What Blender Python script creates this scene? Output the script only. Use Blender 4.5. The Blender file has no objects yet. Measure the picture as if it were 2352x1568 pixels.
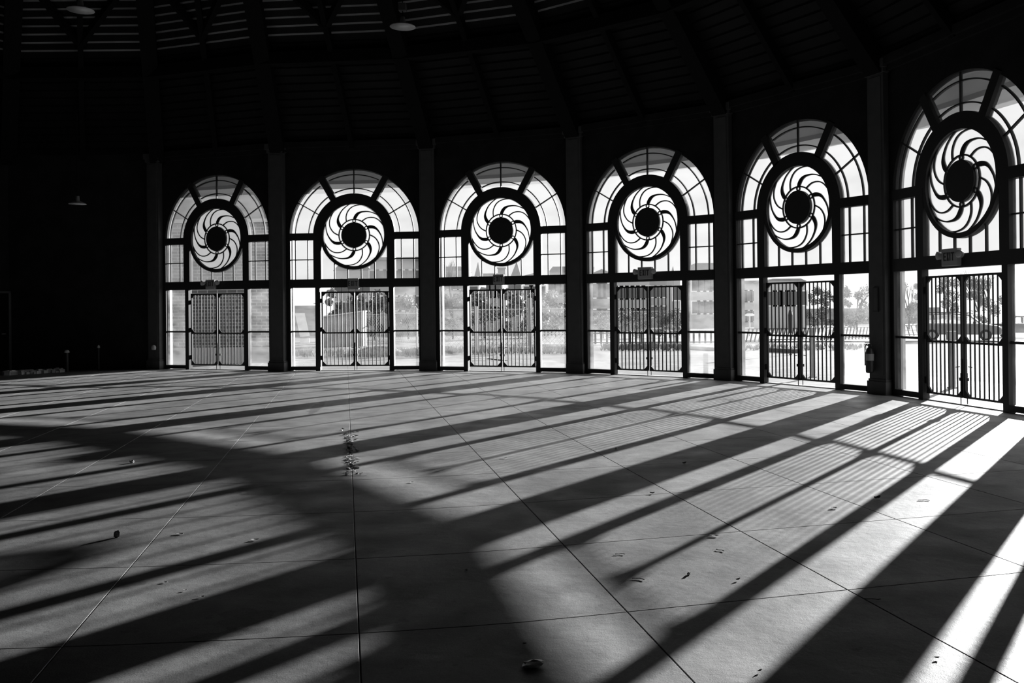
import bpy, bmesh, math, random
from mathutils import Vector, Matrix
random.seed(7)
R = math.radians
SC = bpy.context.scene
COL = SC.collection
PI = math.pi

# ------------------------------------------------------------------ camera
FPX, PPX, PPY, CH = 2074.4, 1337.3, 699.0, 1.6      # focal length and principal point in pixels of 2352 x 1568
PITCH, ROLL = R(0.09), R(-0.57)
cam_d = bpy.data.cameras.new('camera'); cam = bpy.data.objects.new('camera', cam_d); COL.objects.link(cam)
cam_d.sensor_width = 36.0; cam_d.sensor_fit = 'HORIZONTAL'
cam_d.lens = 36.0 * FPX / 2352
cam_d.shift_x = -(PPX - 1176) / 2352; cam_d.shift_y = (PPY - 784) / 2352
cam_d.clip_start = 0.05; cam_d.clip_end = 900
fw = Vector((0, math.cos(PITCH), math.sin(PITCH))); up0 = Vector((0, -math.sin(PITCH), math.cos(PITCH))); r0 = Vector((1, 0, 0))
cr_ = r0 * math.cos(ROLL) + up0 * math.sin(ROLL); cu_ = -r0 * math.sin(ROLL) + up0 * math.cos(ROLL)
cam.matrix_world = Matrix.Translation((0, 0, CH)) @ Matrix((cr_, cu_, -fw)).transposed().to_4x4()
SC.camera = cam

# ------------------------------------------------------------------ light
SUN_AZ, SUN_EL = 56.8, 10.8                           # degrees from +x, above the horizon
sd = Vector((math.cos(R(SUN_AZ)) * math.cos(R(SUN_EL)), math.sin(R(SUN_AZ)) * math.cos(R(SUN_EL)), math.sin(R(SUN_EL))))
sun_d = bpy.data.lights.new('sun', 'SUN'); sun = bpy.data.objects.new('sun', sun_d); COL.objects.link(sun)
sun_d.energy = 16.0; sun_d.angle = R(0.53)
sun.rotation_euler = sd.to_track_quat('Z', 'Y').to_euler()
world = bpy.data.worlds.new('world'); SC.world = world; world.use_nodes = True
wn = world.node_tree; wn.nodes.clear()
wo = wn.nodes.new('ShaderNodeOutputWorld'); wb = wn.nodes.new('ShaderNodeBackground')
sky = wn.nodes.new('ShaderNodeTexSky'); sky.sky_type = 'NISHITA'; sky.sun_disc = False
sky.sun_elevation = R(SUN_EL); sky.sun_rotation = R(90 - SUN_AZ); sky.dust_density = 3.0; sky.air_density = 1.0
bw = wn.nodes.new('ShaderNodeRGBToBW'); mr = wn.nodes.new('ShaderNodeMapRange')
mr.inputs['From Min'].default_value = 0.0; mr.inputs['From Max'].default_value = 6.0
mr.inputs['To Min'].default_value = 0.95; mr.inputs['To Max'].default_value = 1.25
wn.links.new(sky.outputs[0], bw.inputs[0]); wn.links.new(bw.outputs[0], mr.inputs['Value'])
wn.links.new(mr.outputs[0], wb.inputs['Color']); wb.inputs['Strength'].default_value = 1.0
wn.links.new(wb.outputs[0], wo.inputs[0])
SC.view_settings.view_transform = 'Standard'; SC.view_settings.look = 'None'
SC.view_settings.exposure = 0.0; SC.view_settings.gamma = 1.0
SC.view_settings.use_curve_mapping = False
SC.cycles.max_bounces = 8; SC.cycles.transparent_max_bounces = 16

# ------------------------------------------------------------------ materials
def mat(name, v, rough=0.7, metal=0.0, noise=0.0, scale=5.0, spec=0.5, bump=0.0, bscale=40.0):
    m = bpy.data.materials.new(name); m.use_nodes = True
    nt = m.node_tree; b = nt.nodes['Principled BSDF']
    b.inputs['Base Color'].default_value = (v, v, v, 1); b.inputs['Roughness'].default_value = rough
    b.inputs['Metallic'].default_value = metal; b.inputs['Specular IOR Level'].default_value = spec
    tc = nt.nodes.new('ShaderNodeTexCoord')
    if noise:
        n = nt.nodes.new('ShaderNodeTexNoise'); n.inputs['Scale'].default_value = scale; n.inputs['Detail'].default_value = 6
        r = nt.nodes.new('ShaderNodeMapRange')
        r.inputs['From Min'].default_value = 0.3; r.inputs['From Max'].default_value = 0.7
        r.inputs['To Min'].default_value = v * (1 - noise); r.inputs['To Max'].default_value = min(1, v * (1 + noise))
        nt.links.new(tc.outputs['Object'], n.inputs['Vector']); nt.links.new(n.outputs[0], r.inputs['Value'])
        nt.links.new(r.outputs[0], b.inputs['Base Color'])
    if bump:
        n2 = nt.nodes.new('ShaderNodeTexNoise'); n2.inputs['Scale'].default_value = bscale; n2.inputs['Detail'].default_value = 5
        bp = nt.nodes.new('ShaderNodeBump'); bp.inputs['Strength'].default_value = bump; bp.inputs['Distance'].default_value = 0.02
        nt.links.new(tc.outputs['Object'], n2.inputs['Vector']); nt.links.new(n2.outputs[0], bp.inputs['Height'])
        nt.links.new(bp.outputs[0], b.inputs['Normal'])
    return m
def glass_mat(name, trans, haze, nscale, lo, hi):
    """dirty pane: clear see-through mixed with a dust film that scatters light, patchy by noise"""
    m = bpy.data.materials.new(name); m.use_nodes = True; nt = m.node_tree; nt.nodes.clear()
    o = nt.nodes.new('ShaderNodeOutputMaterial'); t = nt.nodes.new('ShaderNodeBsdfTransparent')
    t.inputs[0].default_value = (trans, trans, trans, 1)
    tl = nt.nodes.new('ShaderNodeBsdfTranslucent'); tl.inputs[0].default_value = (haze, haze, haze, 1)
    mx = nt.nodes.new('ShaderNodeMixShader')
    tc = nt.nodes.new('ShaderNodeTexCoord'); mp = nt.nodes.new('ShaderNodeMapping'); mp.inputs['Scale'].default_value = (1, 1, 2.2)
    n = nt.nodes.new('ShaderNodeTexNoise'); n.inputs['Scale'].default_value = nscale; n.inputs['Detail'].default_value = 5
    r = nt.nodes.new('ShaderNodeMapRange'); r.inputs['From Min'].default_value = 0.3; r.inputs['From Max'].default_value = 0.72
    r.inputs['To Min'].default_value = lo; r.inputs['To Max'].default_value = hi
    nt.links.new(tc.outputs['Object'], mp.inputs[0]); nt.links.new(mp.outputs[0], n.inputs['Vector'])
    nt.links.new(n.outputs[0], r.inputs['Value']); nt.links.new(r.outputs[0], mx.inputs[0])
    nt.links.new(t.outputs[0], mx.inputs[1]); nt.links.new(tl.outputs[0], mx.inputs[2]); nt.links.new(mx.outputs[0], o.inputs[0])
    return m
M = dict(
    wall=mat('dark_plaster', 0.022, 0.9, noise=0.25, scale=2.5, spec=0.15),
    frame=mat('black_painted_frame', 0.035, 0.55, spec=0.25),
    trim=mat('pilaster_paint', 0.09, 0.6, spec=0.25, noise=0.1),
    gate=mat('black_iron', 0.03, 0.5, spec=0.3, noise=0.2),
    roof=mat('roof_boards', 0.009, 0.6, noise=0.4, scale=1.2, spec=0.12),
    edge=mat('pale_board_edges', 0.6, 0.6, noise=0.3, scale=1.2),
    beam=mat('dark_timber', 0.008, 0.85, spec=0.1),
    sign=mat('sign_grey', 0.42, 0.6, spec=0.3),
    ink=mat('sign_ink', 0.06, 0.6),
    lens=mat('lamp_lens', 0.6, 0.25),
    shade=mat('pale_enamel', 0.55, 0.35),
    black=mat('black_paint', 0.03, 0.4),
    white=mat('white_paint', 0.75, 0.6, noise=0.06),
    pale=mat('pale_metal', 0.5, 0.5, noise=0.1),
    steel=mat('galvanised_steel', 0.35, 0.45, metal=0.6),
    concrete=mat('concrete', 0.34, 0.85, noise=0.2, scale=2, bump=0.3),
    apron=mat('pale_concrete', 0.55, 0.9, noise=0.1, scale=2, spec=0.15),
    dirt=mat('dry_rough_ground', 0.2, 0.95, noise=0.6, scale=1.1, bump=1.0, bscale=3, spec=0.1),
    asphalt=mat('asphalt', 0.2, 0.9, noise=0.2, scale=0.6, spec=0.12),
    rubble=mat('rubble', 0.6, 0.9, noise=0.4, scale=5),
    ftrim=mat('pale_paint', 0.55, 0.7),
    house=mat('pale_siding', 0.42, 0.8, noise=0.12, scale=0.4),
    houseb=mat('grey_siding', 0.3, 0.8, noise=0.15, scale=0.4),
    slate=mat('slate_roof', 0.22, 0.7, noise=0.2, scale=1),
    pane=mat('dark_pane', 0.1, 0.15),
    leafd=mat('dark_foliage', 0.13, 0.7, noise=0.5, scale=2),
    leafm=mat('grey_foliage', 0.3, 0.7, noise=0.5, scale=2),
    bark=mat('bark', 0.12, 0.9),
    dryleaf=mat('dry_leaf', 0.12, 0.7), paper=mat('paper', 0.75, 0.7), foil=mat('crinkled_foil', 0.85, 0.4),
    carb=mat('car_body_dark', 0.08, 0.25), cars=mat('car_body_grey', 0.2, 0.25), cargl=glass_mat('car_glass', 0.8, 0.6, 2.0, 0.1, 0.2), tyre=mat('tyre', 0.03, 0.8),
    canopy=mat('pale_canopy_boards', 0.88, 0.9, noise=0.12, scale=0.8),
    stucco=mat('pale_stucco', 0.92, 0.9, noise=0.15, scale=0.8),
    glass=glass_mat('dusty_glass', 0.78, 0.7, 1.1, 0.02, 0.06),
    glass_side=glass_mat('smeared_side_glass', 0.96, 0.7, 1.6, 0.01, 0.07),
    frostd=glass_mat('shade_tinted_frosted_glass', 0.7, 0.24, 2.0, 0.72, 0.86),  # darker frost: shade on the leftmost wheel is put into its colour
    frost=glass_mat('frosted_glass', 0.9, 0.32, 2.0, 0.60, 0.72),
)
# brick
bk = bpy.data.materials.new('brick'); bk.use_nodes = True; nt = bk.node_tree; b = nt.nodes['Principled BSDF']
br = nt.nodes.new('ShaderNodeTexBrick'); tc = nt.nodes.new('ShaderNodeTexCoord'); sx = nt.nodes.new('ShaderNodeSeparateXYZ'); cx = nt.nodes.new('ShaderNodeCombineXYZ')
nt.links.new(tc.outputs['Object'], sx.inputs[0]); nt.links.new(sx.outputs['X'], cx.inputs['X']); nt.links.new(sx.outputs['Z'], cx.inputs['Y'])
nt.links.new(cx.outputs[0], br.inputs['Vector']); nt.links.new(br.outputs['Color'], b.inputs['Base Color'])
br.inputs['Scale'].default_value = 1.0; br.inputs['Brick Width'].default_value = 0.3; br.inputs['Row Height'].default_value = 0.1
br.inputs['Mortar Size'].default_value = 0.012
br.inputs['Color1'].default_value = (.14,) * 3 + (1,); br.inputs['Color2'].default_value = (.24,) * 3 + (1,); br.inputs['Mortar'].default_value = (.62,) * 3 + (1,)
b.inputs['Roughness'].default_value = 0.9
M['brick'] = bk
# floor: worn sealed concrete
fm = bpy.data.materials.new('worn_concrete_floor'); fm.use_nodes = True; nt = fm.node_tree; b = nt.nodes['Principled BSDF']; L = nt.links.new
tc = nt.nodes.new('ShaderNodeTexCoord')
def fnoise(scale, detail, vec=(1, 1, 1), dist=0.0):
    mp = nt.nodes.new('ShaderNodeMapping'); mp.inputs['Scale'].default_value = vec; L(tc.outputs['Object'], mp.inputs[0])
    n = nt.nodes.new('ShaderNodeTexNoise'); n.inputs['Scale'].default_value = scale; n.inputs['Detail'].default_value = detail
    n.inputs['Distortion'].default_value = dist; L(mp.outputs[0], n.inputs['Vector']); return n.outputs[0]
def frange(src, a, b_, c, d):
    r = nt.nodes.new('ShaderNodeMapRange'); r.inputs['From Min'].default_value = a; r.inputs['From Max'].default_value = b_
    r.inputs['To Min'].default_value = c; r.inputs['To Max'].default_value = d; L(src, r.inputs['Value']); return r.outputs[0]
def fmath(op, a, b_):
    m_ = nt.nodes.new('ShaderNodeMath'); m_.operation = op
    for i, s in enumerate((a, b_)):
        if isinstance(s, (int, float)): m_.inputs[i].default_value = s
        else: L(s, m_.inputs[i])
    return m_.outputs[0]
big = frange(fnoise(0.7, 5, dist=0.6), .3, .7, .66, 1.25)
mid = frange(fnoise(3.5, 8, dist=0.4), .3, .7, .76, 1.2)
fine = frange(fnoise(60, 4), .3, .7, .90, 1.08)
spots = frange(fnoise(9, 3), .66, .70, 1.0, 0.78)
col = fmath('MULTIPLY', fmath('MULTIPLY', fmath('MULTIPLY', big, mid), fmath('MULTIPLY', fine, spots)), 0.27)
def stain(px, py, a, rx, ry, depth, wob=0.25):
    """an irregular dark blotch of the slab surface centred on (px, py)"""
    global col
    mp = nt.nodes.new('ShaderNodeMapping'); mp.vector_type = 'TEXTURE'
    mp.inputs['Location'].default_value = (px, py, 0); mp.inputs['Rotation'].default_value = (0, 0, R(a)); mp.inputs['Scale'].default_value = (rx, ry, 1)
    L(tc.outputs['Object'], mp.inputs[0])
    ln = nt.nodes.new('ShaderNodeVectorMath'); ln.operation = 'LENGTH'; L(mp.outputs[0], ln.inputs[0])
    d = fmath('ADD', ln.outputs['Value'], frange(fnoise(7, 4), .3, .7, -wob, wob))
    col = fmath('MULTIPLY', col, frange(d, .85, 1.0, depth, 1.0))
FLOOR_NT = nt
def floor_finish():
    L(col, b.inputs['Base Color'])
    L(frange(fnoise(2.2, 6), .3, .7, .46, .64), b.inputs['Roughness'])
    b.inputs['Specular IOR Level'].default_value = 0.34
    bp = nt.nodes.new('ShaderNodeBump'); bp.inputs['Strength'].default_value = 0.25; bp.inputs['Distance'].default_value = 0.01
    L(fmath('ADD', fnoise(14, 8), fmath('MULTIPLY', fnoise(130, 3), .35)), bp.inputs['Height']); L(bp.outputs[0], b.inputs['Normal'])
fb = b
M['floor'] = fm
# water
wm = mat('lake_water', 0.5, 0.28, spec=1.0, bump=0.5, bscale=3); M['water'] = wm

# ------------------------------------------------------------------ helpers
def gz(x, y):
    r = math.hypot(x + 6, y - 10.5)
    return -0.02 if r < 14.5 else -0.02 - 0.016 * (r - 14.5)
def ray(px, py):
    return fw + cr_ * ((px - PPX) / FPX) + cu_ * ((PPY - py) / FPX)
def on_floor(px, py, z=0.0):
    d = ray(px, py); t = (z - CH) / d.z; return Vector((d.x * t, d.y * t, z))
def outside(px, py):
    """where the line of sight through a pixel meets the sloping ground outside"""
    d = ray(px, py); lo, hi = 8.0, 400.0
    for _ in range(60):
        m_ = (lo + hi) / 2
        if CH + d.z * m_ > gz(d.x * m_, d.y * m_): lo = m_
        else: hi = m_
    return Vector((d.x * lo, d.y * lo, gz(d.x * lo, d.y * lo)))
def at_depth(px, py, Y):
    d = ray(px, py); t = Y / d.y; return Vector((d.x * t, Y, CH + d.z * t))

class MB:
    def __init__(s): s.bm = bmesh.new()
    def box(s, x0, x1, y0, y1, z0, z1, mtx=None):
        v = [Vector((x, y, z)) for x in (x0, x1) for y in (y0, y1) for z in (z0, z1)]
        if mtx: v = [mtx @ p for p in v]
        v = [s.bm.verts.new(p) for p in v]
        for f in ((0, 1, 3, 2), (4, 6, 7, 5), (0, 4, 5, 1), (2, 3, 7, 6), (0, 2, 6, 4), (1, 5, 7, 3)): s.bm.faces.new([v[i] for i in f])
        return s
    def prism(s, pts, y0, y1, mtx=None):
        """outline in x/z, thickness in y"""
        a = [Vector((p[0], y0, p[1])) for p in pts]; c = [Vector((p[0], y1, p[1])) for p in pts]
        if mtx: a = [mtx @ p for p in a]; c = [mtx @ p for p in c]
        a = [s.bm.verts.new(p) for p in a]; c = [s.bm.verts.new(p) for p in c]; n = len(pts)
        s.bm.faces.new(a); s.bm.faces.new(c[::-1])
        for i in range(n): s.bm.faces.new([a[i], c[i], c[(i + 1) % n], a[(i + 1) % n]])
        return s
    def strip(s, inner, outer, y0, y1, closed=False):
        """band between two polylines in x/z with thickness in y"""
        n = len(inner); vs = []
        for p, q in zip(inner, outer):
            vs.append([s.bm.verts.new((p[0], y0, p[1])), s.bm.verts.new((q[0], y0, q[1])), s.bm.verts.new((q[0], y1, q[1])), s.bm.verts.new((p[0], y1, p[1]))])
        for i in range(n if closed else n - 1):
            a, c = vs[i], vs[(i + 1) % n]
            for k in range(4): s.bm.faces.new([a[k], a[(k + 1) % 4], c[(k + 1) % 4], c[k]])
        if not closed:
            s.bm.faces.new(vs[0][::-1]); s.bm.faces.new(vs[-1])
        return s
    def arc(s, r0_, r1_, a0, a1, y0, y1, cz, n=32, closed=False):
        A = [R(a0 + (a1 - a0) * i / n) for i in range(n if closed else n + 1)]
        return s.strip([(r0_ * math.cos(a), cz + r0_ * math.sin(a)) for a in A], [(r1_ * math.cos(a), cz + r1_ * math.sin(a)) for a in A], y0, y1, closed)
    def tube(s, p, q, r, r2=None, n=8, cap=True):
        p = Vector(p); q = Vector(q); r2 = r if r2 is None else r2; d = (q - p)
        if d.length < 1e-6: return s
        k = d.to_track_quat('Z', 'Y'); a = []; c = []
        for i in range(n):
            o = k @ Vector((math.cos(2 * PI * i / n), math.sin(2 * PI * i / n), 0)); a.append(s.bm.verts.new(p + o * r)); c.append(s.bm.verts.new(q + o * r2))
        for i in range(n): s.bm.faces.new([a[i], a[(i + 1) % n], c[(i + 1) % n], c[i]])
        if cap: s.bm.faces.new(a[::-1]); s.bm.faces.new(c)
        return s
    def lathe(s, prof, c=(0, 0, 0), n=24, axis=None):
        rings = []; c = Vector(c)
        for r_, z in prof:
            ring = []
            for i in range(n):
                v = Vector((r_ * math.cos(2 * PI * i / n), r_ * math.sin(2 * PI * i / n), z))
                if axis is not None: v = axis @ v
                ring.append(s.bm.verts.new(c + v))
            rings.append(ring)
        for a, d in zip(rings, rings[1:]):
            for i in range(n): s.bm.faces.new([a[i], a[(i + 1) % n], d[(i + 1) % n], d[i]])
        s.bm.faces.new(rings[0][::-1]); s.bm.faces.new(rings[-1]); return s
    def build(s, name, m, parent=None, smooth=False, bevel=0.0):
        bmesh.ops.recalc_face_normals(s.bm, faces=s.bm.faces[:])
        me = bpy.data.meshes.new(name); s.bm.to_mesh(me); s.bm.free(); me.materials.append(m)
        if smooth:
            for p in me.polygons: p.use_smooth = True
        o = bpy.data.objects.new(name, me); COL.objects.link(o)
        if parent: o.parent = parent
        if bevel:
            md = o.modifiers.new('bevel', 'BEVEL'); md.width = bevel; md.segments = 2; md.limit_method = 'ANGLE'
        return o
def empty(name, loc=(0, 0, 0), rz=0.0):
    o = bpy.data.objects.new(name, None); COL.objects.link(o); o.location = loc; o.rotation_euler = (0, 0, rz); o.empty_display_size = 0.2
    return o
def tag(o, label, cat, group=None, kind=None):
    if label: o['label'] = label
    if cat: o['category'] = cat
    if group: o['group'] = group
    if kind: o['kind'] = kind
    return o
def structure(o): o['kind'] = 'structure'; return o
KIDS = {}
def kids(o): return [c for c in bpy.data.objects if c.parent == o]
def copy_tree(o, parent=None, kidmap=None):
    if kidmap is None:
        kidmap = {}
        for c in bpy.data.objects:
            if c.parent: kidmap.setdefault(c.parent.name, []).append(c)
    c = o.copy(); COL.objects.link(c); c.parent = parent
    for ch in kidmap.get(o.name, []): copy_tree(ch, c, kidmap)
    return c

# ------------------------------------------------------------------ the ring of bays
BAYS = [(-9.671, 23.973, 18.99), (-5.825, 23.168, 4.28), (-1.973, 22.240, 18.22), (1.503, 20.378, 36.38),
        (4.231, 17.563, 55.71), (5.900, 13.984, 73.83), (6.370, 10.120, 92.3)]
HB = 1.97
def bay_end(i, s_):
    x, y, p = BAYS[i]; p = R(p); return Vector((x + s_ * HB * math.cos(p), y - s_ * HB * math.sin(p)))
CORN = [bay_end(0, -1)] + [(bay_end(i, 1) + bay_end(i + 1, -1)) / 2 for i in range(6)] + [bay_end(6, 1)]
REST = [Vector(p) for p in ((6.5, 4.5), (5.6, 0.4), (1.5, -2.4), (-4, -3.2), (-9.5, -2.4), (-14, .8), (-17.3, 5.2), (-18.9, 10.5), (-18.7, 16.2), (-17.9, 21.0), (-15.6, 24.6))]
OUTL = CORN + REST                                    # closed outline of the hall, clockwise seen from above
WT = 5.85                                             # top of the wall
APEX = Vector((-6.0, 10.5))
CZ, RO, RI = 3.475, 1.69, 1.062                       # arch centre height and radii
GY0, GY1 = -0.05, 0.12                                # wall faces, local y (outward positive)

# ---- wall_front : arched panels of the seven bays in one shell
w = MB()
for i, (x, y, p) in enumerate(BAYS):
    mtx = Matrix.Translation((x, y, 0)) @ Matrix.Rotation(-R(p), 4, 'Z')
    for s_ in (-1, 1):
        a, c = sorted((s_ * 1.695, s_ * (HB + 0.005)))
        w.box(a, c, GY0, GY1, 0, CZ, mtx)
    n = 40; prev = None
    for k in range(n):
        a0, a1 = PI * k / n, PI * (k + 1) / n
        def outer(a):
            cx_, sz_ = math.cos(a), math.sin(a); t = min(1e9 if abs(cx_) < 1e-9 else (HB + .005) / abs(cx_), (WT - CZ) / max(sz_, 1e-9) if sz_ > 1e-9 else 1e9)
            return (cx_ * t, CZ + sz_ * t)
        p0 = (RO * math.cos(a0), CZ + RO * math.sin(a0)); p1 = (RO * math.cos(a1), CZ + RO * math.sin(a1))
        w.prism([p0, outer(a0), outer(a1), p1], GY0, GY1, mtx)
    for sg in (-1, 1):                                # corners the fan leaves open
        w.prism([(sg * (HB + .005), WT), (sg * 1.55, WT), (sg * 1.75, WT - .45), (sg * (HB + .005), WT - .7)], GY0, GY1, mtx)
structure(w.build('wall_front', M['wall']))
def wall_run(name, pts, h0=0, h1=WT, th=0.3, m='wall'):
    wb_ = MB()
    for a, c in zip(pts, pts[1:]):
        d = (c - a).normalized(); nn = Vector((-d.y, d.x))        # outline runs clockwise: left side is outside
        q = [a, c, c + nn * th, a + nn * th]
        lo = [wb_.bm.verts.new((v.x, v.y, h0)) for v in q]; hi = [wb_.bm.verts.new((v.x, v.y, h1)) for v in q]
        wb_.bm.faces.new(lo); wb_.bm.faces.new(hi)
        for k in range(4): wb_.bm.faces.new([lo[k], hi[k], hi[(k + 1) % 4], lo[(k + 1) % 4]])
    return structure(wb_.build(name, M[m]))
wall_run('wall_right', [CORN[7]] + REST[:3])
wall_run('wall_back', REST[2:8])
wall_run('wall_left', REST[7:] + [CORN[0]])

# ---- pilasters with plinths at each corner
for i, c in enumerate(CORN):
    if i == 0: ph = BAYS[0][2]
    elif i == 7: ph = BAYS[6][2]
    else: ph = (BAYS[i - 1][2] + BAYS[i][2]) / 2
    t_ = empty('trim_%d' % (i + 1), (c.x, c.y, 0), -R(ph)); structure(t_)
    hw = 0.195
    MB().box(-hw, hw, -0.20, 0.1, 0.0, WT - 0.25).box(-hw + .05, hw - .05, -0.215, -0.19, 0.34, WT - .3).build('pilaster_shaft', M['trim'], t_, bevel=0.006)
    MB().box(-hw - .035, hw + .035, -0.24, 0.02, 0, 0.23).box(-hw - .02, hw + .02, -0.22, 0.02, .23, .27).build('plinth', M['trim'], t_, bevel=0.008)
    MB().box(-hw - .03, hw + .03, -0.225, 0.02, WT - .25, WT - .17).box(-hw - .06, hw + .06, -0.26, 0.02, WT - .17, WT - .02).build('capital', M['trim'], t_)
# cornice along the wall top
cb = MB()
for a, c in zip(CORN, CORN[1:]):
    d = (c - a).normalized(); nn = Vector((d.y, -d.x))
    for (o0, o1, z0, z1) in ((0.03, .12, 5.62, 5.72), (0.03, .2, 5.72, 5.86)):
        q = [a + nn * o0, c + nn * o0, c + nn * o1, a + nn * o1]
        lo = [cb.bm.verts.new((v.x, v.y, z0)) for v in q]; hi = [cb.bm.verts.new((v.x, v.y, z1)) for v in q]
        cb.bm.faces.new(lo); cb.bm.faces.new(hi)
        for k in range(4): cb.bm.faces.new([lo[k], hi[k], hi[(k + 1) % 4], lo[(k + 1) % 4]])
structure(cb.build('trim_9', M['wall']))

# ---- window prototype ------------------------------------------------------
def pinwheel_pts(th0, root):
    """curved blade: list of (angle, radius/R, halfwidth)"""
    if root: T = [(0, .485, .026), (3, .56, .040), (9, .68, .034), (16, .755, .020), (23, .805, .014), (32, .875, .011), (41, .93, .010), (50, .985, .009), (57, 1.02, .008)]
    else: T = [(0, .50, .010), (3, .57, .010), (7, .665, .009), (12, .745, .009), (20, .85, .009), (28, .915, .008), (38, .965, .008), (51, 1.015, .008)]
    out = []
    for k in range(len(T) - 1):
        for j in range(4):
            f = j / 4; out.append([T[k][q] * (1 - f) + T[k + 1][q] * f for q in range(3)])
    out.append(list(T[-1]))
    for _ in range(3):                                # relax
        sm = [out[0]] + [[(out[i - 1][q] + 2 * out[i][q] + out[i + 1][q]) / 4 for q in range(3)] for i in range(1, len(out) - 1)] + [out[-1]]
        out = sm
    return [(R(th0 - a), r_, w_) for a, r_, w_ in out]
def make_window():
    t_ = empty('window_1'); structure(t_)
    D0, D1 = -0.07, 0.06
    f = MB()
    f.box(-1.695, 1.695, D0, D1, 2.136, 2.352)                                   # transom
    for s_ in (-1, 1):
        a, c = sorted((s_ * 0.863, s_ * 1.062)); f.box(a, c, D0, D1, 2.352, CZ)      # upper posts
        a, c = sorted((s_ * 1.062, s_ * 1.695)); f.box(a, c, D0, D1, 3.36, 3.535)    # springing beams
        a, c = sorted((s_ * 0.905, s_ * 1.022)); f.box(a, c, D0, D1, 0, 2.136)       # door posts
        a, c = sorted((s_ * 1.022, s_ * 1.695)); f.box(a, c, D0, D1, 0.02, 0.115)    # bottom rails
        a, c = sorted((s_ * 1.022, s_ * 1.695)); f.box(a, c, -.03, .03, .992, 1.032)  # side light rails
        a, c = sorted((s_ * 1.675, s_ * 1.71)); f.box(a, c, -.06, .05, 0.02, 3.5)    # jambs
    f.arc(0.805, RI, 0, 180, D0, D1, CZ, 48)                                     # thick upper half ring
    for ang in (60, 120):                                                        # heavy spokes
        a = R(ang); d = Vector((math.cos(a), math.sin(a))); nrm = Vector((-d.y, d.x)) * 0.082
        p0 = d * (RI - .03); p1 = d * (RO + .04)
        f.prism([(p0.x - nrm.x, CZ + p0.y - nrm.y), (p1.x - nrm.x, CZ + p1.y - nrm.y), (p1.x + nrm.x, CZ + p1.y + nrm.y), (p0.x + nrm.x, CZ + p0.y + nrm.y)], D0, D1)
    f.build('heavy_frame', M['frame'], t_)
    g = MB(); m0, m1, hw = -0.025, 0.025, 0.011
    for (a0, a1) in ((2, 55), (65, 115), (125, 178)):
        g.arc(1.185, 1.207, a0, a1, m0, m1, CZ, 20); g.arc(1.535, 1.557, a0, a1, m0, m1, CZ, 20)
    for ang in (30, 90, 150):
        a = R(ang); d = Vector((math.cos(a), math.sin(a))); nrm = Vector((-d.y, d.x)) * hw; p0 = d * (RI - .02); p1 = d * (RO + .01)
        g.prism([(p0.x - nrm.x, CZ + p0.y - nrm.y), (p1.x - nrm.x, CZ + p1.y - nrm.y), (p1.x + nrm.x, CZ + p1.y + nrm.y), (p0.x + nrm.x, CZ + p0.y + nrm.y)], m0, m1)
    for s_ in (-1, 1):
        for u in (1.225, 1.55): g.box(s_ * u - hw, s_ * u + hw, m0, m1, 2.35, 3.36)
        a, c = sorted((s_ * 1.06, s_ * 1.69)); g.box(a, c, m0, m1, 2.845, 2.867)
    for u in (-.527, -.176, .176, .527):
        zt = CZ - math.sqrt(.87 ** 2 - u * u); g.box(u - hw, u + hw, m0, m1, 2.35, zt)
    g.build('muntins', M['frame'], t_)
    pw = MB()
    pw.arc(0.800, 0.884, 0, 360, D0 + .005, D1 - .005, CZ, 72, closed=True)
    ring = pw.build('wheel_rim', M['frame'], t_)
    bl = MB(); RR = .805
    for k in range(6):
        for root in (True, False):
            P_ = pinwheel_pts(90 - 60 * k - (0 if root else 30), root)
            C_ = [Vector((RR * r_ * math.cos(a), CZ + RR * r_ * math.sin(a))) for a, r_, _ in P_]
            inn, out = [], []
            for j, c in enumerate(C_):
                d = (C_[min(j + 1, len(C_) - 1)] - C_[max(j - 1, 0)]).normalized(); nrm = Vector((-d.y, d.x)); w_ = P_[j][2] * (1.05 if root else 1.3)
                inn.append(c + nrm * w_); out.append(c - nrm * w_)
            bl.strip(inn, out, -0.02, 0.02)
    bl.arc(.388, .414, 0, 360, -0.02, 0.02, CZ, 48, closed=True)
    bl.build('curved_blades', M['frame'], t_)
    hb = MB(); hb.prism([(.325 * math.cos(2 * PI * k / 48), CZ + .325 * math.sin(2 * PI * k / 48)) for k in range(48)], -0.05, 0.05)
    hb.build('hub_disc', M['frame'], t_)
    for k in range(6):
        a = R(90 + 60 * k); bx_, bz_ = .362 * math.cos(a), CZ + .362 * math.sin(a)
        q = MB(); nn_ = 16
        A = [2 * PI * j / nn_ for j in range(nn_)]
        q.strip([(bx_ + .028 * math.cos(c), bz_ + .028 * math.sin(c)) for c in A], [(bx_ + .046 * math.cos(c), bz_ + .046 * math.sin(c)) for c in A], -0.024, 0.024, closed=True)
        q.build('bead_ring', M['frame'], t_)
    # glass
    gl = MB(); e = 0.003
    A = [PI * k / 48 for k in range(49)]
    gl.strip([((RI - .03) * math.cos(a), CZ + (RI - .03) * math.sin(a)) for a in A], [((RO + .02) * math.cos(a), CZ + (RO + .02) * math.sin(a)) for a in A], -e, e)
    for s_ in (-1, 1):
        a, c = sorted((s_ * 1.05, s_ * 1.69)); gl.box(a, c, -e, e, 2.34, 3.4)
    lo = [(-.87, 2.34), (.87, 2.34), (.87, CZ)] + [(.84 * math.cos(a), CZ - .84 * math.sin(a)) for a in [PI * k / 24 for k in range(0, 25)]] + [(-.87, CZ)]
    gl.prism(lo, -e, e)
    gl.build('arch_glass', M['glass'], t_)
    s2 = MB()
    for s_ in (-1, 1):
        a, c = sorted((s_ * 1.01, s_ * 1.69)); s2.box(a, c, -e, e, 0.10, 2.15)
    s2.build('side_light_glass', M['glass_side'], t_)
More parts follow.
